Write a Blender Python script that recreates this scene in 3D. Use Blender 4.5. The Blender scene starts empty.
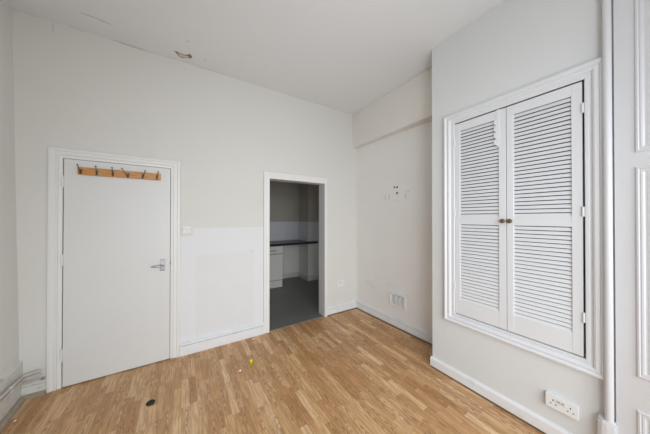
import bpy, bmesh, math, random
from mathutils import Vector, Matrix
random.seed(7)
C = bpy.context.scene.collection
PI = math.pi

# ------------------------------------------------------------------ materials
def nodes_of(name):
    m = bpy.data.materials.new(name); m.use_nodes = True
    nt = m.node_tree
    return m, nt, nt.nodes['Principled BSDF']

class N:
    """tiny node helper"""
    def __init__(s, nt): s.nt = nt
    def new(s, t, **k):
        n = s.nt.nodes.new(t)
        for a, v in k.items(): setattr(n, a, v)
        return n
    def put(s, sock, v):
        if isinstance(v, bpy.types.NodeSocket): s.nt.links.new(v, sock)
        else: sock.default_value = v
    def m(s, op, a, b=0.0, c=0.0):
        n = s.new('ShaderNodeMath', operation=op)
        s.put(n.inputs[0], a); s.put(n.inputs[1], b); s.put(n.inputs[2], c)
        return n.outputs[0]
    def coords(s):
        return s.new('ShaderNodeTexCoord').outputs['Object']
    def sep(s, v):
        n = s.new('ShaderNodeSeparateXYZ'); s.put(n.inputs[0], v); return n.outputs
    def comb(s, x, y, z):
        n = s.new('ShaderNodeCombineXYZ')
        for i, v in enumerate((x, y, z)): s.put(n.inputs[i], v)
        return n.outputs[0]
    def noise(s, v, scale, detail=3.0, rough=0.5, dist=0.0):
        n = s.new('ShaderNodeTexNoise'); s.put(n.inputs['Vector'], v)
        n.inputs['Scale'].default_value = scale; n.inputs['Detail'].default_value = detail
        n.inputs['Roughness'].default_value = rough; n.inputs['Distortion'].default_value = dist
        return n.outputs['Fac']
    def white(s, v):
        n = s.new('ShaderNodeTexWhiteNoise', noise_dimensions='3D'); s.put(n.inputs['Vector'], v)
        return n.outputs['Value']
    def mix(s, f, a, b, mode='MIX'):
        n = s.new('ShaderNodeMix', data_type='RGBA', blend_type=mode)
        s.put(n.inputs['Factor'], f)
        for sock, v in ((n.inputs[6], a), (n.inputs[7], b)):
            s.put(sock, v if isinstance(v, bpy.types.NodeSocket) else (*v, 1.0))
        return n.outputs[2]
    def ramp(s, f, stops):
        n = s.new('ShaderNodeValToRGB'); s.put(n.inputs[0], f)
        e = n.color_ramp.elements
        while len(e) < len(stops): e.new(0.5)
        for el, (p, c) in zip(e, stops): el.position = p; el.color = (*c, 1.0)
        return n.outputs[0]
    def rng(s, v, a, b, c=0.0, d=1.0, smooth=True):
        n = s.new('ShaderNodeMapRange', interpolation_type='SMOOTHSTEP' if smooth else 'LINEAR')
        for i, x in enumerate((v, a, b, c, d)): s.put(n.inputs[i], x)
        return n.outputs[0]
    def box(s, p, q, x0, x1, z0, z1, soft):
        """1 inside the rectangle of the two coordinates, soft edge"""
        dx = s.m('SUBTRACT', s.m('ABSOLUTE', s.m('SUBTRACT', p, (x0+x1)/2)), (x1-x0)/2)
        dz = s.m('SUBTRACT', s.m('ABSOLUTE', s.m('SUBTRACT', q, (z0+z1)/2)), (z1-z0)/2)
        return s.rng(s.m('MAXIMUM', dx, dz), -soft, soft, 1.0, 0.0)
    def bump(s, b, h, strength, dist=0.002):
        n = s.new('ShaderNodeBump'); n.inputs['Strength'].default_value = strength
        n.inputs['Distance'].default_value = dist
        s.put(n.inputs['Height'], h); s.nt.links.new(n.outputs[0], b.inputs['Normal'])

def lin(r, g, b):
    f = lambda c: (c/255/12.92) if c/255 <= 0.04045 else ((c/255+0.055)/1.055)**2.4
    return (f(r), f(g), f(b))

def plain(name, col, rough=0.5, metal=0.0, var=0.05, scale=20.0, bump=0.0, spec=None):
    m, nt, b = nodes_of(name); n = N(nt)
    f = n.noise(n.coords(), scale, 4.0)
    n.put(b.inputs['Base Color'], n.mix(f, tuple(c*(1-var) for c in col), tuple(min(1, c*(1+var)) for c in col)))
    b.inputs['Roughness'].default_value = rough; b.inputs['Metallic'].default_value = metal
    if spec is not None: b.inputs['Specular IOR Level'].default_value = spec
    if bump: n.bump(b, f, bump)
    return m

WALL = lin(222, 220, 215)
def wall_mat(name, col=WALL, kind=None):
    m, nt, b = nodes_of(name); n = N(nt)
    co = n.coords()
    x, y, z = n.sep(co)
    big = n.noise(co, 1.7, 3.0, 0.6)
    fine = n.noise(co, 55.0, 3.0)
    c = n.mix(big, tuple(v*0.965 for v in col), tuple(min(1, v*1.02) for v in col))
    if kind == 'back':
        # the lower field was repainted a colder, cleaner white; a duller square left inside it
        low = n.box(x, z, -0.03, 0.87, -0.2, 1.333, 0.004)
        sw = n.box(x, z, -0.05, 0.097, 1.25, 1.4, 0.004)
        low = n.m('MULTIPLY', low, n.m('SUBTRACT', 1.0, sw))
        c = n.mix(n.m('MULTIPLY', low, 0.85), c, lin(229, 229, 232))
        sq = n.box(x, z, 0.125, 0.752, 0.09, 1.04, 0.012)
        patch = n.rng(n.noise(co, 6.0, 4.0), 0.25, 0.75, 0.55, 0.9)
        c = n.mix(n.m('MULTIPLY', sq, patch), c, lin(223, 223, 224))
        st = n.box(x, z, -0.932, -0.927, 3.02, 3.09, 0.004)
        st2 = n.box(x, z, 0.70, 0.75, 1.035, 1.041, 0.003)
        c = n.mix(n.m('MULTIPLY', n.m('MAXIMUM', st, st2), 0.35), c, lin(120, 112, 100))
        # grimy hairline just under the ceiling
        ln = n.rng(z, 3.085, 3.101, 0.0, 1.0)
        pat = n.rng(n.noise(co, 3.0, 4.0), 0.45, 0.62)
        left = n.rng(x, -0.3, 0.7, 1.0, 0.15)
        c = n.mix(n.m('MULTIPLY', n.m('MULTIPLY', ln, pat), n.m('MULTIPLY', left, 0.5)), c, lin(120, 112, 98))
    if kind == 'alcove':
        f = None
        for (a, bb, z0, z1, s_) in ((2.237, 2.251, 1.70, 1.765, .30), (2.165, 2.179, 1.70, 1.765, .34),
                                    (1.895, 1.92, 1.70, 1.755, .26), (1.85, 1.895, 1.775, 1.786, .3),
                                    (2.0, 2.08, 1.665, 1.685, .12)):
            k = n.m('MULTIPLY', n.box(y, z, a, bb, z0, z1, 0.008), s_)
            f = k if f is None else n.m('MAXIMUM', f, k)
        c = n.mix(f, c, lin(120, 118, 114))
        ch = n.box(y, z, 1.955, 2.085, 1.66, 1.90, 0.03)          # whiter filler round the screw holes
        c = n.mix(n.m('MULTIPLY', ch, n.rng(n.noise(co, 30.0, 3.0), .4, .6, 0.0, .6)), c, lin(238, 238, 236))
        sm = n.m('MULTIPLY', n.box(y, z, 2.1, 2.75, 0.35, 0.62, 0.12), n.rng(n.noise(co, 9.0, 4.0), .45, .7, 0.0, .10))
        c = n.mix(sm, c, lin(150, 147, 142))
    if kind == 'left':
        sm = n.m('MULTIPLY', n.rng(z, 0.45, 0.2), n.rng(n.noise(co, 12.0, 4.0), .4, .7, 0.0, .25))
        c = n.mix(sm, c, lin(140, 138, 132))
    n.put(b.inputs['Base Color'], c)
    b.inputs['Roughness'].default_value = 0.62
    b.inputs['Specular IOR Level'].default_value = 0.3
    n.bump(b, n.m('ADD', big, n.m('MULTIPLY', fine, 0.12)), 0.25, 0.004)
    return m

def ceiling_mat():
    m, nt, b = nodes_of('ceiling_emulsion'); n = N(nt)
    co = n.coords(); x, y, z = n.sep(co)
    big = n.noise(co, 1.3, 3.0)
    col = lin(233, 234, 236)
    c = n.mix(big, tuple(v*0.97 for v in col), tuple(v*1.01 for v in col))
    # hairline crack running almost parallel to the far wall, and two specks
    wob = n.m('MULTIPLY', n.m('SUBTRACT', n.noise(co, 14.0, 3.0), 0.5), 0.03)
    d = n.m('ABSOLUTE', n.m('SUBTRACT', n.m('SUBTRACT', y, n.m('MULTIPLY_ADD', x, 0.138, 2.687)), wob))
    cr = n.m('MULTIPLY', n.rng(d, 0.002, 0.010, 1.0, 0.0), n.box(x, y, -0.70, -0.52, 2.4, 2.8, 0.03))
    sp = n.box(x, y, 0.034, 0.05, 2.474, 2.488, 0.004)
    sp2 = n.box(x, y, 0.19, 0.21, 2.66, 2.71, 0.01)
    c = n.mix(n.m('MULTIPLY', n.m('MAXIMUM', cr, n.m('MAXIMUM', sp, n.m('MULTIPLY', sp2, .4))), 0.4), c, lin(120, 112, 100))
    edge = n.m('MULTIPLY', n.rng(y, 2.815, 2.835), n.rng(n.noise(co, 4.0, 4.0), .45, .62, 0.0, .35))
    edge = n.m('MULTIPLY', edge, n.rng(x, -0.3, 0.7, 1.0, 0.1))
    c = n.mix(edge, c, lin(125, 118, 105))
    n.put(b.inputs['Base Color'], c)
    b.inputs['Roughness'].default_value = 0.7; b.inputs['Specular IOR Level'].default_value = 0.2
    n.bump(b, big, 0.2, 0.004)
    return m

def floor_mat():
    """oak strip laminate, strips running toward the far wall"""
    m, nt, b = nodes_of('oak_strip_laminate'); n = N(nt)
    co = n.coords(); x, y, z = n.sep(co)
    W = 0.053
    u = n.m('DIVIDE', x, W); i = n.m('FLOOR', u); fu = n.m('SUBTRACT', u, i)
    r1 = n.white(n.comb(i, 3.0, 1.0)); r2 = n.white(n.comb(i, 9.0, 5.0))
    L = n.m('MULTIPLY_ADD', r2, 0.16, 0.30)
    v = n.m('DIVIDE', n.m('ADD', y, n.m('MULTIPLY', r1, 3.0)), L); j = n.m('FLOOR', v); fv = n.m('SUBTRACT', v, j)
    rid = n.white(n.comb(i, j, 2.0)); rid2 = n.white(n.comb(i, j, 7.0)); rid3 = n.white(n.comb(i, j, 12.0))
    base = n.ramp(rid, [(0.0, lin(194, 146, 98)), (0.22, lin(207, 161, 112)), (0.5, lin(218, 174, 126)),
                        (0.8, lin(227, 186, 139)), (1.0, lin(236, 200, 157))])
    # grain : stretched noise plus flat-sawn rings, shifted for every strip
    g1 = n.noise(n.comb(n.m('MULTIPLY', x, 28.0), n.m('MULTIPLY_ADD', rid2, 30.0, n.m('MULTIPLY', y, 1.9)), rid3), 3.2, 5.0, 0.65)
    px = n.m('ADD', n.m('SUBTRACT', fu, 0.5), n.m('MULTIPLY', n.m('SUBTRACT', rid3, .5), .8))
    arch = n.m('ADD', n.m('MULTIPLY', n.m('MULTIPLY', px, px), 9.0), n.m('MULTIPLY', y, n.m('MULTIPLY_ADD', rid2, 8.0, 2.0)))
    arch = n.m('ADD', arch, n.m('MULTIPLY', n.noise(co, 9.0, 3.0), 1.6))
    ring = n.m('MULTIPLY_ADD', n.m('SINE', n.m('MULTIPLY', arch, 9.0)), 0.5, 0.5)
    ring = n.m('MULTIPLY', n.m('POWER', ring, 2.5), n.rng(rid2, 0.3, 0.7, 0.0, 0.75))
    g = n.m('ADD', n.m('MULTIPLY', n.rng(g1, 0.36, 0.66), 0.7), ring)
    c = n.mix(n.m('MINIMUM', n.m('MULTIPLY', g, 1.0), 1.0), base, n.mix(0.74, base, lin(128, 80, 42)))
    knot = n.rng(n.noise(n.comb(n.m('MULTIPLY', x, 3.0), y, rid2), 6.0, 2.0), 0.74, 0.80, 0.0, 0.5)
    c = n.mix(knot, c, lin(110, 72, 40))
    # seams: fine between strips, darker between three-strip boards
    su = n.rng(n.m('MINIMUM', fu, n.m('SUBTRACT', 1.0, fu)), 0.0, 0.03, 1.0, 0.0)
    sv = n.rng(n.m('MULTIPLY', n.m('MINIMUM', fv, n.m('SUBTRACT', 1.0, fv)), 5.0), 0.0, 0.03, 1.0, 0.0)
    seam = n.m('MAXIMUM', su, sv)
    c = n.mix(n.m('MULTIPLY', seam, 0.42), c, lin(96, 64, 36))
    # blotchy greyer tone toward the door at the left, redder to the right
    left_tone = n.m('MULTIPLY', n.rng(x, 1.6, -0.6), n.rng(n.noise(co, 2.2, 3.0), .3, .7, .25, .6))
    c = n.mix(n.m('MULTIPLY', left_tone, 0.42), c, lin(194, 166, 132))
    n.put(b.inputs['Base Color'], c)
    n.put(b.inputs['Roughness'], n.m('MULTIPLY_ADD', n.noise(co, 7.0, 4.0), 0.2, 0.33))
    b.inputs['Specular IOR Level'].default_value = 0.4
    n.bump(b, n.m('SUBTRACT', n.m('MULTIPLY', g1, 0.15), seam), 0.2, 0.0008)
    return m

def vinyl_mat():
    m, nt, b = nodes_of('grey_vinyl'); n = N(nt); co = n.coords()
    f = n.noise(co, 3.0, 5.0, 0.65); f2 = n.noise(co, 40.0, 3.0)
    c = n.mix(n.m('ADD', n.m('MULTIPLY', f, .7), n.m('MULTIPLY', f2, .3)), lin(98, 98, 97), lin(132, 131, 128))
    n.put(b.inputs['Base Color'], c); b.inputs['Roughness'].default_value = 0.42
    return m

def kitchen_mat():
    m, nt, b = nodes_of('kitchen_wall_tiles_and_paint'); n = N(nt)
    co = n.coords(); x, y, z = n.sep(co)
    tile = n.m('MULTIPLY', n.rng(z, 0.895, 0.9), n.rng(z, 1.36, 1.364, 1.0, 0.0))
    def grid(a, s):
        t = n.m('FRACT', n.m('DIVIDE', a, s))
        return n.rng(n.m('MINIMUM', t, n.m('SUBTRACT', 1.0, t)), 0.005, 0.02, 1.0, 0.0)
    gr = n.m('MAXIMUM', n.m('MAXIMUM', grid(x, .1525), grid(y, .1525)), grid(n.m('SUBTRACT', z, 0.905), .1525))
    tc = n.mix(n.m('MULTIPLY', gr, .5), lin(220, 220, 224), lin(172, 178, 178))
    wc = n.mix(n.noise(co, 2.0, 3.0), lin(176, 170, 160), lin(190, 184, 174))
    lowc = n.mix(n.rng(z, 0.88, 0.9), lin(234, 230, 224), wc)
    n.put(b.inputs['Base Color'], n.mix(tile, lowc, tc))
    n.put(b.inputs['Roughness'], n.m('MULTIPLY_ADD', tile, -0.35, 0.65))
    return m

def grubby_paint(name, col, amount, scale=14.0, rough=0.38):
    m, nt, b = nodes_of(name); n = N(nt); co = n.coords()
    f = n.m('MULTIPLY', n.rng(n.noise(co, scale, 5.0, .65), .5, .75), amount)
    n.put(b.inputs['Base Color'], n.mix(f, col, lin(150, 146, 138)))
    b.inputs['Roughness'].default_value = rough; b.inputs['Specular IOR Level'].default_value = 0.4
    return m

def pine_mat():
    m, nt, b = nodes_of('varnished_pine'); n = N(nt)
    co = n.coords(); x, y, z = n.sep(co)
    g = n.noise(n.comb(n.m('MULTIPLY', x, 5.0), y, n.m('MULTIPLY', z, 70.0)), 2.0, 4.0, .6, .4)
    n.put(b.inputs['Base Color'], n.ramp(g, [(0.25, lin(158, 100, 48)), (0.5, lin(196, 140, 78)), (0.75, lin(214, 162, 98))]))
    b.inputs['Roughness'].default_value = 0.35
    return m

def worktop_mat():
    m, nt, b = nodes_of('black_laminate_worktop'); n = N(nt)
    f = n.rng(n.noise(n.coords(), 240.0, 2.0), .55, .7, 0.0, 1.0)
    n.put(b.inputs['Base Color'], n.mix(f, lin(20, 20, 22), lin(48, 48, 50)))
    b.inputs['Roughness'].default_value = 0.3
    return m

M = dict(
    wall=wall_mat('white_emulsion', lin(220, 221, 221)), wall_back=wall_mat('white_emulsion_repainted_low', kind='back'),
    alcove=wall_mat('white_emulsion_scuffed', lin(235, 233, 230), 'alcove'),
    soffit=wall_mat('white_emulsion_warm', lin(230, 226, 220)),
    left=wall_mat('white_emulsion_grimy', lin(229, 229, 226), 'left'),
    ceiling=ceiling_mat(), floor=floor_mat(), vinyl=vinyl_mat(), kitchen=kitchen_mat(),
    gloss=plain('white_gloss_paint', lin(217, 217, 220), 0.36, var=0.02, scale=6.0),
    casing=plain('white_gloss_casing', lin(232, 231, 229), 0.4, var=0.012, scale=5.0),
    leaf=plain('door_leaf_paint', lin(220, 220, 219), 0.42, var=0.02, scale=3.0),
    skirt=grubby_paint('white_gloss_skirting', lin(230, 230, 232), 0.16),
    skirt_dirty=grubby_paint('grimy_white_skirting', lin(218, 217, 211), 0.75, 9.0),
    louvre=plain('white_louvre_paint', lin(224, 225, 228), 0.42, var=0.015, scale=8.0),
    bead=plain('brown_gap_shadow', lin(112, 92, 74), 0.5, var=0.2, scale=30.0),  # shadow of the gap under the skirtings, painted as brown strips
    bead_grey=plain('grey_brown_beading', lin(160, 148, 130), 0.5, var=0.15, scale=30.0),
    plastic=plain('white_plastic', lin(232, 232, 232), 0.3, var=0.01),
    plastic_grey=plain('pale_grey_plastic', lin(216, 215, 213), 0.35, var=0.02),
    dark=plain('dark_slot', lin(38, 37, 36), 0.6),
    light_slot=plain('faint_slot', lin(176, 176, 176), 0.5),
    midgrey=plain('mid_grey_and_gap_shade', lin(120, 120, 118), 0.6),
    red=plain('faded_switch_mark', lin(150, 120, 118), 0.5),
    pine=pine_mat(), iron=plain('black_iron', lin(98, 90, 80), 0.4, 0.6, 0.2),
    chrome=plain('satin_chrome', lin(170, 170, 172), 0.28, 0.9, 0.05),
    steel=plain('dull_steel', lin(150, 149, 146), 0.4, 0.8, 0.08),
    bronze=plain('aged_bronze', lin(128, 112, 88), 0.32, 0.85, 0.2, 90.0),
    pipe=plain('white_painted_pipe', lin(198, 193, 185), 0.4, var=0.1, scale=25.0),
    capgrey=plain('tarnished_cap', lin(140, 134, 124), 0.45, 0.4, 0.1),
    rubber=plain('black_rubber', lin(20, 19, 17), 0.6, var=0.2, scale=60.0),
    yellow=plain('yellow_plastic', lin(214, 206, 22), 0.35, var=0.08, scale=60.0),
    yellow_dk=plain('olive_yellow_plastic', lin(168, 160, 18), 0.4, var=0.08, scale=60.0),
    paper=plain('white_scrap', lin(246, 240, 230), 0.7, var=0.03),
    cream=plain('cream_scrap', lin(226, 202, 176), 0.7, var=0.05),
    plaster=plain('bare_brown_plaster', lin(146, 124, 104), 0.9, var=0.25, scale=45.0, bump=0.6),
    plaster_lt=plain('torn_paint_flap', lin(214, 206, 196), 0.8, var=0.1, scale=40.0),
    lace=plain('white_cotton_lace', lin(230, 231, 232), 0.8, var=0.02),
    unit=plain('cream_kitchen_unit', lin(214, 211, 204), 0.4, var=0.03),
    worktop=worktop_mat(),
)

# ------------------------------------------------------------------ mesh helpers
def bx(bm, x0, x1, y0, y1, z0, z1, bev=0.0, seg=2):
    vs = [bm.verts.new((x, y, z)) for x in (x0, x1) for y in (y0, y1) for z in (z0, z1)]
    q = lambda *i: bm.faces.new([vs[k] for k in i])
    fs = [q(0, 1, 3, 2), q(4, 6, 7, 5), q(0, 4, 5, 1), q(2, 3, 7, 6), q(0, 2, 6, 4), q(1, 5, 7, 3)]
    if bev:
        es = {e for f in fs for e in f.edges}
        bmesh.ops.bevel(bm, geom=list(es), offset=bev, segments=seg, profile=0.5, affect='EDGES')
    return bm

def prism(bm, pts, axis, a, b):
    """closed outline pts (2-D) pushed along an axis from a to b"""
    def P(p, t):
        return {'x': (t, p[0], p[1]), 'y': (p[0], t, p[1]), 'z': (p[0], p[1], t)}[axis]
    A = [bm.verts.new(P(p, a)) for p in pts]; B = [bm.verts.new(P(p, b)) for p in pts]
    bm.faces.new(A); bm.faces.new(B[::-1])
    for k in range(len(pts)):
        l = (k+1) % len(pts); bm.faces.new((A[k], B[k], B[l], A[l]))
    return bm

def run(bm, prof, p0, p1, nrm):
    """profile (out, z) carried from p0 to p1 on the floor plan; nrm points into the room"""
    nx, ny = nrm
    A = [bm.verts.new((p0[0]+nx*o, p0[1]+ny*o, z)) for o, z in prof]
    B = [bm.verts.new((p1[0]+nx*o, p1[1]+ny*o, z)) for o, z in prof]
    bm.faces.new(A); bm.faces.new(B[::-1])
    for k in range(len(prof)):
        l = (k+1) % len(prof); bm.faces.new((A[k], B[k], B[l], A[l]))
    return bm

def tube(bm, pts, r, seg=12, caps=True):
    pts = [Vector(p) for p in pts]
    rr = r if isinstance(r, (list, tuple)) else [r]*len(pts)
    t = (pts[1]-pts[0]).normalized()
    n = t.orthogonal().normalized()
    rings = []
    for k, p in enumerate(pts):
        if k == 0: tk = pts[1]-pts[0]
        elif k == len(pts)-1: tk = pts[-1]-pts[-2]
        else: tk = (pts[k+1]-p).normalized()+(p-pts[k-1]).normalized()
        tk.normalize()
        n = (n-tk*n.dot(tk)).normalized(); b = tk.cross(n)
        rings.append([bm.verts.new(p+(n*math.cos(a)+b*math.sin(a))*rr[k]) for a in (2*PI*s/seg for s in range(seg))])
    for A, B in zip(rings, rings[1:]):
        for s in range(seg):
            bm.faces.new((A[s], A[(s+1) % seg], B[(s+1) % seg], B[s]))
    if caps: bm.faces.new(rings[0][::-1]); bm.faces.new(rings[-1])
    return bm

def lathe(bm, prof, o, axis='z', seg=24):
    """(r, h) profile turned about an axis through o"""
    o = Vector(o); rings = []
    for r, h in prof:
        ring = []
        for s in range(seg):
            a = 2*PI*s/seg; c, d = r*math.cos(a), r*math.sin(a)
            v = {'z': (c, d, h), 'x': (h, c, d), 'y': (c, h, d)}[axis]
            ring.append(bm.verts.new(o+Vector(v)))
        rings.append(ring)
    for A, B in zip(rings, rings[1:]):
        for s in range(seg): bm.faces.new((A[s], A[(s+1) % seg], B[(s+1) % seg], B[s]))
    bm.faces.new(rings[0][::-1]); bm.faces.new(rings[-1])
    return bm

def surround(bm, rect, prof, place, open_bottom=False, ins=None):
    """mitred moulding: profile (inset d, height h) swept round rect (a0,a1,z0,z1); place(a,z,h)->xyz"""
    a0, a1, z0, z1 = rect
    L, R_, T, Bt = ins or (1, 1, 1, 1)
    rings = []
    for d, h in prof:
        if open_bottom:
            q = [(a0+d*L, z0), (a0+d*L, z1-d*T), (a1-d*R_, z1-d*T), (a1-d*R_, z0)]
        else:
            q = [(a0+d*L, z0+d*Bt), (a0+d*L, z1-d*T), (a1-d*R_, z1-d*T), (a1-d*R_, z0+d*Bt)]
        rings.append([bm.verts.new(place(a, z, h)) for a, z in q])
    m = 3 if open_bottom else 4
    for A, B in zip(rings, rings[1:]):
        for k in range(m):
            l = (k+1) % 4; bm.faces.new((A[k], A[l], B[l], B[k]))
    A, B = rings[-1], rings[0]
    for k in range(m):
        l = (k+1) % 4; bm.faces.new((A[k], A[l], B[l], B[k]))
    if open_bottom:
        bm.faces.new([r[0] for r in rings]); bm.faces.new([r[3] for r in rings][::-1])
    return bm

WORLD = {}
def obj(name, bm, mat, parent=None, smooth=False, label=None):
    bmesh.ops.recalc_face_normals(bm, faces=bm.faces[:])
    off = Vector((0, 0, 0))
    p = parent
    while p is not None: off += p.location; p = p.parent
    if off.length: bmesh.ops.translate(bm, verts=bm.verts[:], vec=-off)
    me = bpy.data.meshes.new(name); bm.to_mesh(me); bm.free()
    me.materials.append(M[mat])
    if smooth:
        me.polygons.foreach_set('use_smooth', [True]*len(me.polygons))
        me.set_sharp_from_angle(angle=math.radians(40))
    o = bpy.data.objects.new(name, me); C.objects.link(o)
    if parent: o.parent = parent
    if label: o['label'] = label
    return o
B_ = bmesh.new

def tag(o, label, cat, group=None, kind=None):
    o['label'] = label; o['category'] = cat
    if group: o['group'] = group
    if kind: o['kind'] = kind
    return o

def thing(name, loc, label, cat, group=None, kind=None):
    o = bpy.data.objects.new(name, None); C.objects.link(o); o.location = loc
    o.empty_display_size = 0.1
    return tag(o, label, cat, group, kind)

def struct(name, bm, mat, label, cat, smooth=False):
    return tag(obj(name, bm, mat, smooth=smooth), label, cat, kind='structure')

# ------------------------------------------------------------------ room numbers (metres)
D = 2.838         # far wall
X1 = 2.064        # face of the chimney breast with the cupboard
YC = 1.317        # its far corner
H = 3.101
Y0 = -1.3         # room goes on behind the camera
def alc(y): return 2.39 + (D-y)*0.0295           # alcove wall, very slightly out of square
def lft(y, z): return -1.09 - 0.019*z + 0.045*(D-y)   # old left wall leans and splays

# ------------------------------------------------------------------ shell
struct('floor', bx(B_(), -1.4, 2.75, Y0, D+0.012, -0.12, 0.0), 'floor', 'oak strip laminate floor of the room', 'floor')
struct('floor', bx(B_(), 0.5, 3.3, D+0.012, 5.4, -0.12, -0.003), 'vinyl', 'dull grey vinyl floor of the kitchen beyond the doorway', 'floor')
struct('ceiling', bx(B_(), -1.6, 2.9, Y0, D+0.14, H, H+0.15), 'ceiling', 'white plaster ceiling of the room', 'ceiling')

b = B_()
bx(b, -1.5, -0.885, D, D+0.135, 0, H); bx(b, -0.885, -0.08, D, D+0.135, 1.99, H)
bx(b, -0.885, -0.08, D+0.05, D+0.135, 0, 1.99)
bx(b, -0.08, 0.925, D, D+0.135, 0, H); bx(b, 0.925, 1.782, D, D+0.135, 1.962, H); bx(b, 1.782, 2.75, D, D+0.135, 0, H)
struct('wall_back', b, 'wall_back', 'white far wall with flush door and open kitchen doorway', 'wall')

b = B_()
v = [b.verts.new(p) for p in ((lft(D, 0), D, 0), (lft(D, H), D, H), (lft(Y0, H), Y0, H), (lft(Y0, 0), Y0, 0),
                              (-1.5, D, 0), (-1.5, D, H), (-1.5, Y0, H), (-1.5, Y0, 0))]
for q in ((0, 1, 2, 3), (4, 7, 6, 5), (0, 4, 5, 1), (3, 2, 6, 7), (1, 5, 6, 2), (0, 3, 7, 4)): b.faces.new([v[k] for k in q])
struct('wall_left', b, 'left', 'white left wall with pipes along its foot', 'wall')

b = B_()
prism(b, [(alc(D), D), (alc(YC), YC), (2.75, YC), (2.75, D)], 'z', 0, H)
struct('wall_alcove', b, 'alcove', 'scuffed white alcove wall between far wall and chimney breast', 'wall')

CO = (0.318, 1.101, 0.595, 2.285)                  # cupboard opening in the chimney breast
b = B_()
bx(b, X1, 2.75, CO[1], YC, 0, H); bx(b, X1, 2.75, Y0, CO[0], 0, H)
bx(b, X1, 2.75, CO[0], CO[1], 0, CO[2]); bx(b, X1, 2.75, CO[0], CO[1], CO[3], H)
bx(b, 2.4, 2.75, CO[0], CO[1], CO[2], CO[3])
struct('wall_right', b, 'wall', 'white chimney breast wall holding the louvred cupboard', 'wall')

b = B_()
bx(b, 2.305, 2.45, YC, D, 2.567, H, 0.006)
struct('trim_1', b, 'soffit', 'boxed-in white soffit along the top of the alcove', 'soffit')

# skirtings
tor = [(0, 0), (.034, 0), (.036, .004), (.036, .094), (.033, .098), (.018, .100), (.018, .107), (.033, .109), (.036, .114), (.034, .124), (.026, .129), (.014, .131), (.013, .136), (.019, .139), (.016, .144), (0, .146)]
tor2 = [(o*.62, z*.86) for o, z in tor]
b = B_(); run(b, tor, (-0.018, D), (0.866, D), (0, -1))
struct('baseboard_back', b, 'skirt', 'moulded white skirting between the door and the kitchen doorway', 'skirting')
b = B_(); run(b, tor2, (1.815, D), (alc(D)-.01, D), (0, -1))
struct('baseboard_back', b, 'skirt', 'short moulded white skirting right of the kitchen doorway', 'skirting')
b = B_(); run(b, tor2, (-1.09, D), (-0.946, D), (0, -1))
struct('baseboard_back', b, 'skirt_dirty', 'stub of grubby white skirting left of the flush door', 'skirting')
b = B_()
d = Vector((alc(YC)-alc(D), YC-D)).normalized(); nn = (d.y, -d.x)
nn = nn if nn[0] < 0 else (-nn[0], -nn[1])
run(b, tor2, (alc(D), D), (alc(YC), YC), nn)
struct('baseboard_alcove', b, 'skirt', 'moulded white skirting along the foot of the alcove wall', 'skirting')
pl = [(0, .018), (.02, .018), (.02, .082), (.017, .089), (.010, .097), (0, .1)]
b = B_(); run(b, pl, (X1, YC+.012), (X1, 0.27), (-1, 0)); run(b, pl, (X1+.001, YC), (2.42, YC), (0, 1))
struct('baseboard_right', b, 'skirt', 'plain white skirting under the louvred cupboard', 'skirting')
b = B_()
lp = [(0, .02), (.02, .02), (.02, .285), (.012, .298), (0, .30)]
run(b, lp, (lft(D, .15)-.004, D), (lft(Y0, .15)-.004, Y0), (1, 0))
struct('baseboard_left', b, 'skirt_dirty', 'tall grubby white skirting board on the left wall', 'skirting')
# foot strips: brown ones paint the shadow gap, grey brown one is beading
qd = [(0, 0), (.016, 0), (.014, .008), (.008, .013), (0, .015)]
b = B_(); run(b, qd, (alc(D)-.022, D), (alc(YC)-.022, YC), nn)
struct('trim_2', b, 'bead', 'brown painted-shadow strip at the foot of the alcove skirting', 'beading')
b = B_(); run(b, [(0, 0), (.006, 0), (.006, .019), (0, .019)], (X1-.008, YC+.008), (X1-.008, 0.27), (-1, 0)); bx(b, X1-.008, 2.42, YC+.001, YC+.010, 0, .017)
struct('trim_3', b, 'bead', 'brown painted-shadow strip under the cupboard wall skirting', 'beading')
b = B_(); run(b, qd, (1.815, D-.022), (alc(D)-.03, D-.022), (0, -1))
struct('trim_4', b, 'bead', 'brown painted-shadow strip right of the kitchen doorway', 'beading')
qg = [(0, 0), (.03, 0), (.028, .016), (.016, .026), (0, .03)]
b = B_(); run(b, qg, (lft(D, 0)+.016, D), (lft(Y0, 0)+.016, Y0), (1, 0)); run(b, qg, (-1.06, D-.02), (-0.946, D-.02), (0, -1))
struct('trim_5', b, 'bead_grey', 'grey brown beading strip below the left wall pipes', 'beading')
b = B_(); prism(b, [(D-.006, 0), (D+.03, 0), (D+.026, .004), (D+.002, .004)], 'x', 0.943, 1.765)
struct('trim_6', b, 'midgrey', 'thin dark threshold strip in the kitchen doorway', 'threshold')

# ------------------------------------------------------------------ flush door with its casing
door = thing('door_1', (-0.475, D, 0), 'white flush door with a wooden hook rail and chrome lever', 'door', kind='structure')
arch = [(0, 0), (0, .018), (.003, .022), (.020, .024), (.026, .020), (.030, .016), (.040, .016), (.044, .020), (.056, .021), (.060, .013), (.079, .011), (.083, .008), (.083, -.045), (.06, -.045), (.06, 0)]
pb = lambda a, z, h: (a, D-h-0.004, z)
b = B_(); surround(b, (-0.945, -0.018, 0.0, 2.036), arch, pb, True)
obj('door_frame', b, 'casing', door)
b = B_(); bx(b, -0.853, -0.104, 2.813, 2.85, 0.009, 1.948, .002)
obj('door_leaf', b, 'leaf', door)
for z in (1.752, 0.282, 1.085):
    b = B_()
    tube(b, [(-0.8585, 2.810, z-.048), (-0.8585, 2.810, z+.048)], .0065, 10)
    for k in (-.048, -.016, .016, .048): lathe(b, [(.0072, -.002), (.0072, .002)], (-0.8585, 2.810, z+k), seg=10)
    bx(b, -0.868, -0.857, 2.812, 2.818, z-.046, z+.046)
    obj('hinge', b, 'casing', door, True)
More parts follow.
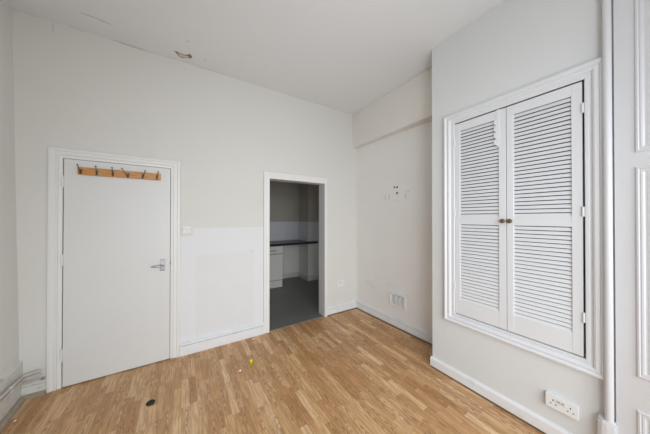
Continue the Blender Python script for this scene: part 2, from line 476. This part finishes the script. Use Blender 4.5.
hd = obj('door_handle', bx(B_(), -0.186, -0.146, 2.804, 2.814, 0.912, 1.026, .003), 'chrome', door, label='short chrome back plate')
b = B_()
tube(b, [(-0.166, 2.806, .967), (-0.166, 2.775, .967), (-0.170, 2.768, .967), (-0.180, 2.766, .967), (-0.222, 2.766, .967), (-0.254, 2.768, .967)],
     [.011, .009, .009, .0095, .0085, .0075], 12)
obj('lever', b, 'chrome', hd, True)
for z in (1.016, .922):
    obj('screw', lathe(B_(), [(.004, .002), (.004, 0), (.003, -.002)], (-0.166, 2.804, z), 'y', 10), 'dark', hd)
obj('latch_keep', bx(B_(), -0.1035, -0.099, 2.811, 2.822, 0.968, 1.000, .001), 'midgrey', door, label='dark latch keep')

# ------------------------------------------------------------------ hook rail hung on the door
rail = thing('coat_rack', (-0.476, 2.813, 1.815), 'varnished pine hook rail with six dark coat hooks on the flush door', 'coat rack')
obj('rail', bx(B_(), -0.768, -0.184, 2.795, 2.8125, 1.818, 1.886, .003), 'pine', rail)
for x, dx in ((-0.745, -.012), (-0.645, .001), (-0.539, .001), (-0.430, -.040), (-0.325, .024), (-0.214, .013)):
    b = B_()
    z = 1.848
    bx(b, x-.007, x+.007, 2.7925, 2.796, z-.022, z+.020, .001)
    t = Vector((dx, 0, 0))
    tube(b, [Vector((x, 2.794, z-.004)), Vector((x, 2.780, z-.010))+t*.15, Vector((x, 2.770, z))+t*.35,
             Vector((x, 2.766, z+.018))+t*.6, Vector((x, 2.761, z+.036))+t*.85, Vector((x, 2.753, z+.047))+t],
         [.0042, .004, .0036, .0033, .003, .0034], 8)
    lathe(b, [(.001, -.005), (.004, -.004), (.0055, 0), (.004, .004), (.001, .005)], Vector((x, 2.752, z+.049))+t, 'z', 10)
    tube(b, [(x, 2.794, z-.014), (x+dx*.1, 2.778, z-.023), (x+dx*.2, 2.769, z-.016)], [.004, .0035, .004], 8)
    h = obj('hook', b, 'iron', rail, True)
    for k in (-.019, .018):
        obj('screw', lathe(B_(), [(.0032, .001), (.0032, -.001), (.002, -.0022)], (x, 2.7925, z+k), 'y', 8), 'steel', h)

# ------------------------------------------------------------------ kitchen doorway casing
dw = thing('door_2', (1.35, D, 0), 'open doorway with a plain white casing into the dark kitchen', 'doorway', kind='structure')
k_arch = [(0, 0), (0, .016), (.004, .021), (.030, .021), (.036, .024), (.05, .026), (.07, .026), (.074, .022), (.074, -.002), (.06, -.002), (.06, 0)]
b = B_(); surround(b, (0.866, 1.815, 0.0, 2.036), k_arch, pb, True, (1, .66, 1.2, 1))
obj('casing', b, 'casing', dw)
b = B_(); surround(b, (0.925, 1.782, 0.0, 1.962), [(0, 0), (0, -.145), (.016, -.145), (.016, 0)], lambda a, z, h: (a, D-h, z), True)
obj('lining', b, 'gloss', dw)

# ------------------------------------------------------------------ kitchen beyond
KY = 5.15
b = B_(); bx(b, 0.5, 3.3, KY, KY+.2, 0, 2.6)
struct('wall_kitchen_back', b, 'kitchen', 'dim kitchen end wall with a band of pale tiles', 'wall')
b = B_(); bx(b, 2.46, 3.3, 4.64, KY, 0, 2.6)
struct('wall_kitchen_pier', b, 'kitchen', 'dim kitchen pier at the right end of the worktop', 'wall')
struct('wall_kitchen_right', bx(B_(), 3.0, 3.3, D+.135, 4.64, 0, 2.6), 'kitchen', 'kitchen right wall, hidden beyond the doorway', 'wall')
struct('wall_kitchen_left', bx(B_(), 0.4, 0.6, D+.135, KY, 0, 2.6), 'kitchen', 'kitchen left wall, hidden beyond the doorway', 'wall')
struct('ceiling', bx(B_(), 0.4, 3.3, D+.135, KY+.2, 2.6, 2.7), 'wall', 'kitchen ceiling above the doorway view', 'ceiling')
ks = [(0, 0), (.018, 0), (.018, .09), (.012, .104), (0, .112)]
b = B_(); run(b, ks, (1.80, KY), (2.46, KY), (0, -1))
struct('baseboard_kitchen', b, 'unit', 'pale skirting on the kitchen end wall under the worktop', 'skirting')
b = B_(); run(b, ks, (2.445, 4.64), (2.99, 4.64), (0, -1)); run(b, ks, (2.46, 4.625), (2.46, KY), (-1, 0))
struct('baseboard_kitchen', b, 'unit', 'pale skirting round the foot of the kitchen pier', 'skirting')

cab = thing('base_cabinet', (1.3, 4.8, 0), 'cream kitchen base unit with drawer and door under the black worktop', 'cabinet')
obj('carcass', bx(B_(), 0.82, 1.80, 4.515, 5.13, .15, .872, .001), 'midgrey', cab)  # carcass coloured dark so the gaps round the fronts look shaded
obj('plinth', bx(B_(), 0.82, 1.795, 4.55, 4.57, -.001, .15), 'unit', cab)
for a, c in ((.822, 1.298), (1.302, 1.786)):
    b = B_(); bx(b, a, c, 4.495, 4.514, .165, .695, .003)
    b2 = B_(); bx(b2, a, c, 4.495, 4.514, .71, .862, .003)
    obj('door', b, 'unit', cab)
    dr = obj('drawer', b2, 'unit', cab)
    b = B_(); m_ = (a+c)/2
    tube(b, [(m_-.09, 4.496, .775), (m_-.09, 4.47, .775), (m_+.09, 4.47, .775), (m_+.09, 4.496, .775)], .006, 8)
    obj('handle', b, 'iron', dr, True, 'dark bar handle')
wt = B_()
prism(wt, [(4.455, .878), (4.458, .874), (4.64, .874), (4.64, .912), (4.462, .912), (4.455, .905)], 'x', 0.7, 2.62)
bx(wt, 0.7, 2.455, 4.64, 5.14, .874, .912)
tag(obj('worktop', wt, 'worktop'), 'black laminate worktop running along the kitchen end wall', 'worktop')

# ------------------------------------------------------------------ electrical fittings
def screw_face(b, x, y, z, r=.0035): lathe(b, [(r, .001), (r, -.001), (r*.6, -.002)], (x, y, z), 'y', 8)
sw = thing('light_switch', (0.043, D, 1.27), 'square white light switch right of the flush door', 'switch')
obj('face_plate', bx(B_(), -0.001, 0.087, D-.011, D, 1.273, 1.361, .003), 'plastic_grey', sw)
rk = B_(); prism(rk, [(D-.0105, 1.302), (D-.013, 1.302), (D-.018, 1.332), (D-.0105, 1.332)], 'x', .034, .052)
obj('rocker', rk, 'plastic', sw)
for x in (.012, .074):
    b = B_(); screw_face(b, x, D-.011, 1.317, .0042); obj('screw', b, 'light_slot', sw)

def double_socket(name, place, w, h, dep, label, slot='dark'):
    """place(a, out, z): a along the wall from the left end of the plate"""
    o0 = place(w/2, 0, 0)
    t = thing(name, o0, label, 'socket')
    def pb_(a0, a1, o0_, o1_, z0, z1, bev=0.0):
        b = B_()
        p = place(a0, o0_, z0); q = place(a1, o1_, z1)
        bx(b, min(p[0], q[0]), max(p[0], q[0]), min(p[1], q[1]), max(p[1], q[1]), z0+p[2]-z0, z1+q[2]-z1, bev)
        return b
    if dep > .015:
        obj('back_box', pb_(.002, w-.002, 0, dep-.010, .002, h-.002, .002), 'plastic', t)
    pt = obj('face_plate', pb_(0, w, dep-.010, dep, 0, h, .003), 'plastic', t)
    for c in (w*.25, w*.77):
        for (da, dz, ww, hh, nm) in ((0, .014, .005, .010, 'earth_hole'), (-.012, -.010, .008, .005, 'pin_hole'), (.012, -.010, .008, .005, 'pin_hole')):
            obj(nm, pb_(c+da-ww/2, c+da+ww/2, dep-.002, dep+.0006, h*.46+dz-hh/2, h*.46+dz+hh/2), slot, pt)
    for c in (w*.43, w*.57):
        r_ = obj('rocker', pb_(c-.009, c+.009, dep-.002, dep+.004, h*.66-.010, h*.66+.010, .002), 'plastic_grey', pt)
        obj('switch_mark', pb_(c-.005, c+.005, dep+.0035, dep+.0048, h*.66+.002, h*.66+.007), 'red', r_)
    return t
double_socket('wall_socket', lambda a, o, z: (1.992+a, D-o, .396+z), .140, .088, .012, 'white double socket low on the far wall right of the kitchen doorway', 'light_slot')
double_socket('wall_socket', lambda a, o, z: (X1-o, .501-a, .210+z), .150, .086, .027, 'surface-mounted white double socket under the louvred cupboard')
ks_ = thing('kitchen_socket', (2.17, KY, .49), 'small pale socket on the kitchen wall under the worktop', 'socket')
pt = obj('face_plate', bx(B_(), 2.13, 2.215, KY-.012, KY, .49, .575, .003), 'plastic', ks_)
obj('socket_hole', bx(B_(), 2.165, 2.18, KY-.0128, KY-.010, .528, .545), 'dark', pt)

# ------------------------------------------------------------------ air vent in the alcove wall
ay = 2.02; ax = alc(ay)
vent = thing('air_vent', (ax, ay, .275), 'white plastic air vent low on the alcove wall', 'vent')
vy0, vy1, vz0, vz1 = 1.893, 2.152, .277, .452
pv = lambda a, z, h: (alc(a)-h, a, z)
b = B_(); surround(b, (vy0, vy1, vz0, vz1), [(0, 0), (0, .018), (.004, .024), (.022, .024), (.028, .016), (.028, 0)], pv)
obj('frame', b, 'plastic', vent)
obj('backing', bx(B_(), ax-.0065, ax+.004, vy0+.02, vy1-.02, vz0+.02, vz1-.02), 'dark', vent)  # dark sheet painting the shade behind the grille holes
b = B_()
n_ = 3
cw = (vy1-vy0-.056)/n_
for k in range(n_+1):
    c = vy0+.028+cw*k; bx(b, ax-.018, ax-.005, c-.013, c+.013, vz0+.024, vz1-.024)
bx(b, ax-.018, ax-.005, vy0+.024, vy1-.024, vz0+.024, vz0+.036); bx(b, ax-.018, ax-.005, vy0+.024, vy1-.024, vz1-.036, vz1-.024)
for k in range(7):
    z = vz0+.036+(k+.5)*(vz1-vz0-.072)/7
    prism(b, [(ax-.018, z-.005), (ax-.016, z-.006), (ax-.005, z+.002), (ax-.006, z+.004)], 'y', vy0+.024, vy1-.024)
obj('grille', b, 'plastic', vent)

# screw holes with plugs left in the alcove wall
for y, z, l in ((2.083, 1.858, 'dark wall plug hole, upper left of the three in the alcove wall'),
                (2.040, 1.855, 'dark wall plug hole, upper right of the three in the alcove wall'),
                (2.042, 1.777, 'dark wall plug hole, lowest of the three in the alcove wall')):
    b = B_(); r = .0095 if z > 1.8 else .011
    lathe(b, [(r+.004, .004), (r+.004, -.001), (r, -.003), (r*.7, -.0035), (r*.6, -.001)], (alc(y), y, z), 'x', 14)
    tag(obj('wall_plug', b, 'dark', smooth=True), l, 'wall plug', 'wall plug holes in the alcove wall')

# ------------------------------------------------------------------ louvred cupboard let into the chimney breast
cup = thing('louvred_cupboard', (X1, .717, .52), 'white built-in cupboard with a pair of louvred doors', 'cupboard')
pc = lambda a, z, h: (X1-h, a, z)
cprof = [(0, 0), (0, .022), (.004, .029), (.014, .031), (.019, .026), (.023, .019), (.030, .022), (.037, .024), (.044, .020), (.049, .010), (.056, .009), (.061, .012), (.072, .012), (.075, .008), (.075, -.05), (.066, -.05), (.066, 0)]
b = B_(); surround(b, (.240, 1.190, .515, 2.372), cprof, pc, ins=(1.12, 1.24, 1.16, 1.06))
obj('frame', b, 'louvre', cup)
def louvre_door(y0, y1, sL, sR, hinge_side, knob_y):
    """y0 < y1; sL = stile at the y1 side, sR = stile at the y0 side"""
    xf, xb = X1-.004, X1+.026
    z0, z1 = .602, 2.277
    b = B_()
    bx(b, xf, xb, y0, y0+sR, z0, z1, .0015, 1); bx(b, xf, xb, y1-sL, y1, z0, z1, .0015, 1)
    i0, i1 = y0+sR, y1-sL
    rails = ((z0, .726), (1.388, 1.452), (2.207, z1))
    for a, c in rails: bx(b, xf+.001, xb-.001, i0-.004, i1+.004, a, c, .001, 1)
    for (a, c, k) in ((.726, 1.388, 24), (1.452, 2.207, 27)):
        p = (c-a)/k
        for j in range(k):
            z = a+(j+.5)*p
            # slat: front edge low, back edge high, rounded nose
            prism(b, [(xf+.0025, z-p*.47), (xf+.0035, z-p*.5), (xf+.0095, z-p*.48), (xf+.0175, z+p*.30), (xf+.0165, z+p*.32), (xf+.0105, z+p*.32)], 'y', i0-.002, i1+.002)
    dr = obj('door', b, 'louvre', cup)
    b = B_()
    lathe(b, [(.0095, .001), (.0095, -.003), (.0065, -.005), (.006, -.009), (.011, -.013), (.0155, -.018), (.0168, -.023), (.0145, -.029), (.008, -.032), (.001, -.033)], (xf, knob_y, 1.421), 'x', 20)
    obj('knob', b, 'bronze', dr, True, 'round aged bronze knob')
    for z in (2.112, 1.482, .842):
        b = B_()
        yy = y0-.003 if hinge_side == 'R' else y1+.003
        tube(b, [(xf-.004, yy, z-.03), (xf-.004, yy, z+.03)], .0062, 10)
        s_ = -1 if hinge_side == 'R' else 1
        bx(b, xf-.003, xf+.001, min(yy, yy+s_*.009), max(yy, yy+s_*.009), z-.03, z+.03)
        obj('hinge', b, 'louvre', dr, True)
louvre_door(.719, 1.095, .040, .047, 'L', .736)
louvre_door(.334, .715, .041, .046, 'R', .691)
obj('shade_sheet', bx(B_(), 2.14, 2.15, CO[0], CO[1], CO[2], CO[3]), 'dark', cup, label='dark sheet for the shade inside the cupboard')  # dark sheet painting the shade seen between the slats

# scalloped strip hanging over the top of the far louvred door
b = B_()
yr, z0, z1 = .757, 2.000, 2.279
pts = [(yr, z1), (yr, z0)]
nsc = 4
pts += [(yr+.010, z0-.004), (yr+.022, z0)]
zz0, zz1 = z0+.004, z0+.215
for k in range(nsc):
    for j in range(9):
        a = -PI/2+PI*j/8
        zc = zz0+(k+.5)*(zz1-zz0)/nsc
        pts.append((yr+.019+.021*math.cos(a), zc+(zz1-zz0)/nsc*.48*math.sin(a)))
pts += [(yr+.020, zz1+.01), (yr+.020, z1)]
A = [b.verts.new((X1-.0075, p[0]*.99+.0075, p[1])) for p in pts]; Bv = [b.verts.new((X1-.0045, p[0]*.99+.0075, p[1])) for p in pts]
b.faces.new(A); b.faces.new(Bv[::-1])
for k in range(len(pts)):
    l = (k+1) % len(pts); b.faces.new((A[k], Bv[k], Bv[l], A[l]))
tag(obj('lace_strip', b, 'lace'), 'short white scalloped strip hanging over the far louvred door', 'lace strip')

# ------------------------------------------------------------------ panelled pier at the right edge
pier = thing('trim_7', (2.04, .24, 0), 'white panelled pier with a round bead at the right edge', 'panelling', kind='structure')
ang = math.radians(6)
def pr(a, z, h):   # a = distance from the bead along the face, toward the camera
    return (2.040-math.sin(ang)*a-h*math.cos(ang), .218-math.cos(ang)*a+h*math.sin(ang), z)
LP = 0.9
b = B_()
f0, f1 = pr(0, 0, 0), pr(LP, 0, 0)
prism(b, [(f0[0]+.016, f0[1]), (f0[0]+.016, f0[1]-.007), (f0[0]-.0007, f0[1]-.0075), (f1[0], f1[1]), (2.1, f1[1]), (2.1, f0[1])], 'z', 0, H)
obj('board', b, 'gloss', pier)
b = B_(); tube(b, [(2.030, .2335, .29), (2.030, .2335, H)], .0172, 24)
obj('bead', b, 'gloss', pier, True)
b = B_()
pp = [(2.064, .278), (2.030, .278), (2.014, .272), (2.006, .258), (2.004, .240), (2.008, .215), (2.064, .20)]
prism(b, pp, 'z', 0, .294)
pp2 = [(2.064, .274), (2.032, .274), (2.018, .268), (2.011, .256), (2.010, .240), (2.013, .219), (2.064, .204)]
prism(b, pp2, 'z', .294, .308)
obj('plinth_block', b, 'gloss', pier)
mold = [(0, 0), (0, .003), (.004, .007), (.010, .008), (.014, .004), (.019, .006), (.025, .005), (.030, .001), (.030, 0)]
for z0, z1 in ((1.79, 2.86), (.607, 1.712), (.13, .435)):
    b = B_(); surround(b, (.077, LP-.10, z0, z1), mold, pr)
    obj('panel_moulding', b, 'gloss', pier)
    b = B_(); q = [pr(.115, z0+.032, .001), pr(LP-.132, z0+.032, .001), pr(LP-.132, z1-.032, .001), pr(.115, z1-.032, .001)]
    q2 = [pr(.150, z0+.067, .004), pr(LP-.167, z0+.067, .004), pr(LP-.167, z1-.067, .004), pr(.150, z1-.067, .004)]
    A = [b.verts.new(p) for p in q]; Bv = [b.verts.new(p) for p in q2]
    b.faces.new(Bv)
    for k in range(4):
        l = (k+1) % 4; b.faces.new((A[k], A[l], Bv[l], Bv[k]))
    obj('raised_panel', b, 'gloss', pier)

# ------------------------------------------------------------------ heating pipes in the left corner
def pipe(z, out, zl, label, xe):
    def px(y): return lft(y, z)+.02+out
    t = thing('heating_pipe', (px(2.4), 2.4, z), label, 'pipe')
    yb = D-.022-out-.012
    P = [(xe, yb, z+.004)]
    cx, cy = px(yb), yb
    P += [(cx+.045, yb, z+.001)]
    for k in range(1, 7):
        a = PI/2*k/7
        P.append((cx+.045-.045*math.sin(a), yb-.045+.045*math.cos(a), z))
    for y in (yb-.045, 2.55, 2.2, 1.7, 0.8, Y0+.05):
        P.append((px(y), y, z+(2.74-y)*zl))
    obj('tube', tube(B_(), P, .0095, 12), 'pipe', t, True)
    obj('end_cap', lathe(B_(), [(.0108, -.010), (.011, .006), (.009, .011), (.002, .012)], (xe+.002, yb, z+.004), 'x', 14), 'pipe', t, True)
    y = 2.60
    d_ = (Vector((px(2.56), 2.56, z+.18*zl))-Vector((px(2.64), 2.64, z+.10*zl))).normalized()
    c = Vector((px(y), y, z+.14*zl))
    obj('coupling', tube(B_(), [c-d_*.02, c-d_*.018, c+d_*.018, c+d_*.02], [.0105, .0135, .0135, .0105], 14), 'pipe', t, True)
    for yc in (1.9,):
        b = B_(); c = Vector((px(yc), yc, z+(2.74-yc)*zl))
        bx(b, px(yc)-out-.003, px(yc)+.012, yc-.008, yc+.008, c.z-.013, c.z+.013, .002)
        obj('clip', b, 'plastic', t)
pipe(.203, .022, .085, 'upper of two white painted pipes at the foot of the left wall', -0.978)
pipe(.175, .022, .07, 'lower of two white painted pipes at the foot of the left wall', -0.978)
t = thing('pipe_stub', (-1.01, 2.80, .115), 'short capped white pipe on the skirting stub left of the door', 'pipe')
obj('tube', tube(B_(), [(-1.072, 2.796, .128), (-0.962, 2.796, .134)], .009, 12), 'pipe', t, True)
obj('end_cap', lathe(B_(), [(.0095, -.008), (.0098, .006), (.007, .010), (.001, .011)], (-0.958, 2.796, .134), 'x', 12), 'capgrey', t, True)

# ------------------------------------------------------------------ small things on the floor
b = B_()
lathe(b, [(.030, 0), (.035, .003), (.036, .009), (.033, .014), (.026, .017), (.020, .016), (.012, .013), (.001, .012)], (0, 0, 0), 'z', 28)
bmesh.ops.scale(b, verts=b.verts[:], vec=(.80, .66, 1.0)); bmesh.ops.rotate(b, verts=b.verts[:], cent=(0, 0, 0), matrix=Matrix.Rotation(.15, 3, 'Z'))
bmesh.ops.translate(b, verts=b.verts[:], vec=(-0.203, 2.222, 0))
tag(obj('rubber_disc', b, 'rubber', smooth=True), 'small oval black rubber disc on the floor in front of the door', 'disc')

ye = thing('yellow_stopper', (0.582, 2.30, 0), 'small yellow plastic stopper standing on the laminate floor', 'stopper')
b = B_(); lathe(b, [(.015, 0), (.0205, .002), (.021, .016), (.019, .020), (.012, .022)], (0.582, 2.30, 0), 'z', 20)
obj('base', b, 'yellow_dk', ye, True)
b = B_(); lathe(b, [(.014, .020), (.0165, .024), (.016, .036), (.012, .042), (.004, .044)], (0.582, 2.30, 0), 'z', 20)
obj('cap', b, 'yellow', ye, True)

def scrap(x, y, r, mat, label, seed, hgt=.004):
    rnd = random.Random(seed); b = B_()
    P = [(x+r*math.cos(a)*rnd.uniform(.7, 1.15), y+r*.8*math.sin(a)*rnd.uniform(.7, 1.15)) for a in (2*PI*k/7 for k in range(7))]
    lo = [b.verts.new((p[0], p[1], .0002)) for p in P]
    hi = [b.verts.new((x+(p[0]-x)*.85, y+(p[1]-y)*.85, hgt*rnd.uniform(.6, 1.4))) for p in P]
    b.faces.new(lo[::-1]); b.faces.new(hi)
    for k in range(7): b.faces.new((lo[k], lo[(k+1) % 7], hi[(k+1) % 7], hi[k]))
    tag(obj('plaster_crumb', b, mat), label, 'crumb', 'pale crumbs on the laminate floor')
scrap(.468, 2.247, .013, 'paper', 'white crumb on the floor beside the yellow stopper', 1, .006)
scrap(.722, 2.745, .016, 'cream', 'larger pale crumb by the skirting near the kitchen doorway', 2, .008)
scrap(.712, 2.662, .012, 'cream', 'smaller pale crumb just out from the skirting near the kitchen doorway', 3, .006)
scrap(-.998, 2.541, .008, 'paper', 'tiny white crumb on the floor below the left wall pipes', 4, .004)

# torn patch on the ceiling
up_ = [(-0.074, 2.690), (-0.05, 2.691), (-0.02, 2.700), (0.026, 2.700), (0.048, 2.672), (0.062, 2.660), (0.070, 2.672), (0.081, 2.694), (0.077, 2.720), (0.04, 2.745), (-0.004, 2.768), (-0.029, 2.762), (-0.053, 2.726)]
sc = thing('plaster_tear', (0.01, 2.71, H), 'small brown tear in the ceiling plaster near the far wall', 'plaster damage')
b = B_(); prism(b, up_, 'z', H-.0012, H+.002); obj('bare_patch', b, 'plaster', sc)
fl = [(-0.042, 2.704), (-0.02, 2.708), (0.0, 2.712), (0.031, 2.711), (0.048, 2.706), (0.050, 2.722), (-0.004, 2.753), (-0.027, 2.742)]
b = B_(); A = [b.verts.new((x, y, H-.001)) for x, y in fl]; Bv = [b.verts.new((x, y-.002, H-.004-.004*(k % 3))) for k, (x, y) in enumerate(fl)]
b.faces.new(A); b.faces.new(Bv[::-1])
for k in range(len(fl)):
    l = (k+1) % len(fl); b.faces.new((A[k], Bv[k], Bv[l], A[l]))
obj('paint_flap', b, 'plaster_lt', sc)

# ------------------------------------------------------------------ light: windows taken to be behind the camera, plus two added fills
w = bpy.data.worlds.new('daylight'); bpy.context.scene.world = w; w.use_nodes = True
bg = w.node_tree.nodes['Background']; n_ = N(w.node_tree)
zz = n_.sep(n_.new('ShaderNodeTexCoord').outputs['Generated'])[2]      # bright overcast sky over darker ground
n_.put(bg.inputs[0], n_.ramp(n_.m('MULTIPLY_ADD', zz, 0.5, 0.5), [(0.0, (.22, .21, .20)), (0.46, (.30, .30, .29)), (0.54, (.85, .90, .95)), (1.0, (.93, .97, 1.0))]))
bg.inputs[1].default_value = 0.8

def area(name, loc, target, sx, sy, power, col, spread=180):
    l = bpy.data.lights.new(name, 'AREA'); l.shape = 'RECTANGLE'; l.size = sx; l.size_y = sy; l.energy = power; l.color = col; l.spread = math.radians(spread)
    o = bpy.data.objects.new(name, l); C.objects.link(o); o.location = loc
    o.rotation_euler = (Vector(target)-Vector(loc)).to_track_quat('-Z', 'Y').to_euler()
    return o
area('window_light', (0.6, -1.25, 1.5), (0.8, 2.6, 0.2), 2.0, 1.7, 32, (0.90, 0.96, 1.0), 110)
area('left_fill_light', (-0.55, -1.25, 1.4), (2.3, 1.5, 1.0), 0.9, 1.5, 12, (0.88, 0.95, 1.0), 110)  # added unseen fill that brightens the alcove and cupboard side
area('ceiling_fill', (0.5, -0.6, 1.0), (0.9, 0.6, 3.1), 1.0, 1.0, 9.5, (0.88, 0.95, 1.0), 110)  # added unseen fill aimed up to brighten the ceiling

# ------------------------------------------------------------------ camera
cam = bpy.data.cameras.new('camera'); co = bpy.data.objects.new('camera', cam); C.objects.link(co)
f, yaw, pit, rol, h = 226.9872, -0.5615, 0.006, -0.0006, 1.4402
cam.sensor_fit = 'HORIZONTAL'; cam.sensor_width = 36.0; cam.lens = f/650*36.0; cam.clip_start = .02
a = -yaw
F = Vector((math.sin(a)*math.cos(pit), math.cos(a)*math.cos(pit), math.sin(pit)))
R = Vector((math.cos(a), -math.sin(a), 0)); U = R.cross(F)
R2 = R*math.cos(rol)-U*math.sin(rol); U2 = U*math.cos(rol)+R*math.sin(rol)
m = Matrix((R2, U2, -F)).transposed().to_4x4(); m.translation = (0, 0, h)
co.matrix_world = m
bpy.context.scene.camera = co
vs = bpy.context.scene.view_settings
vs.view_transform = 'Standard'; vs.look = 'None'; vs.exposure = 0.0; vs.gamma = 1.0
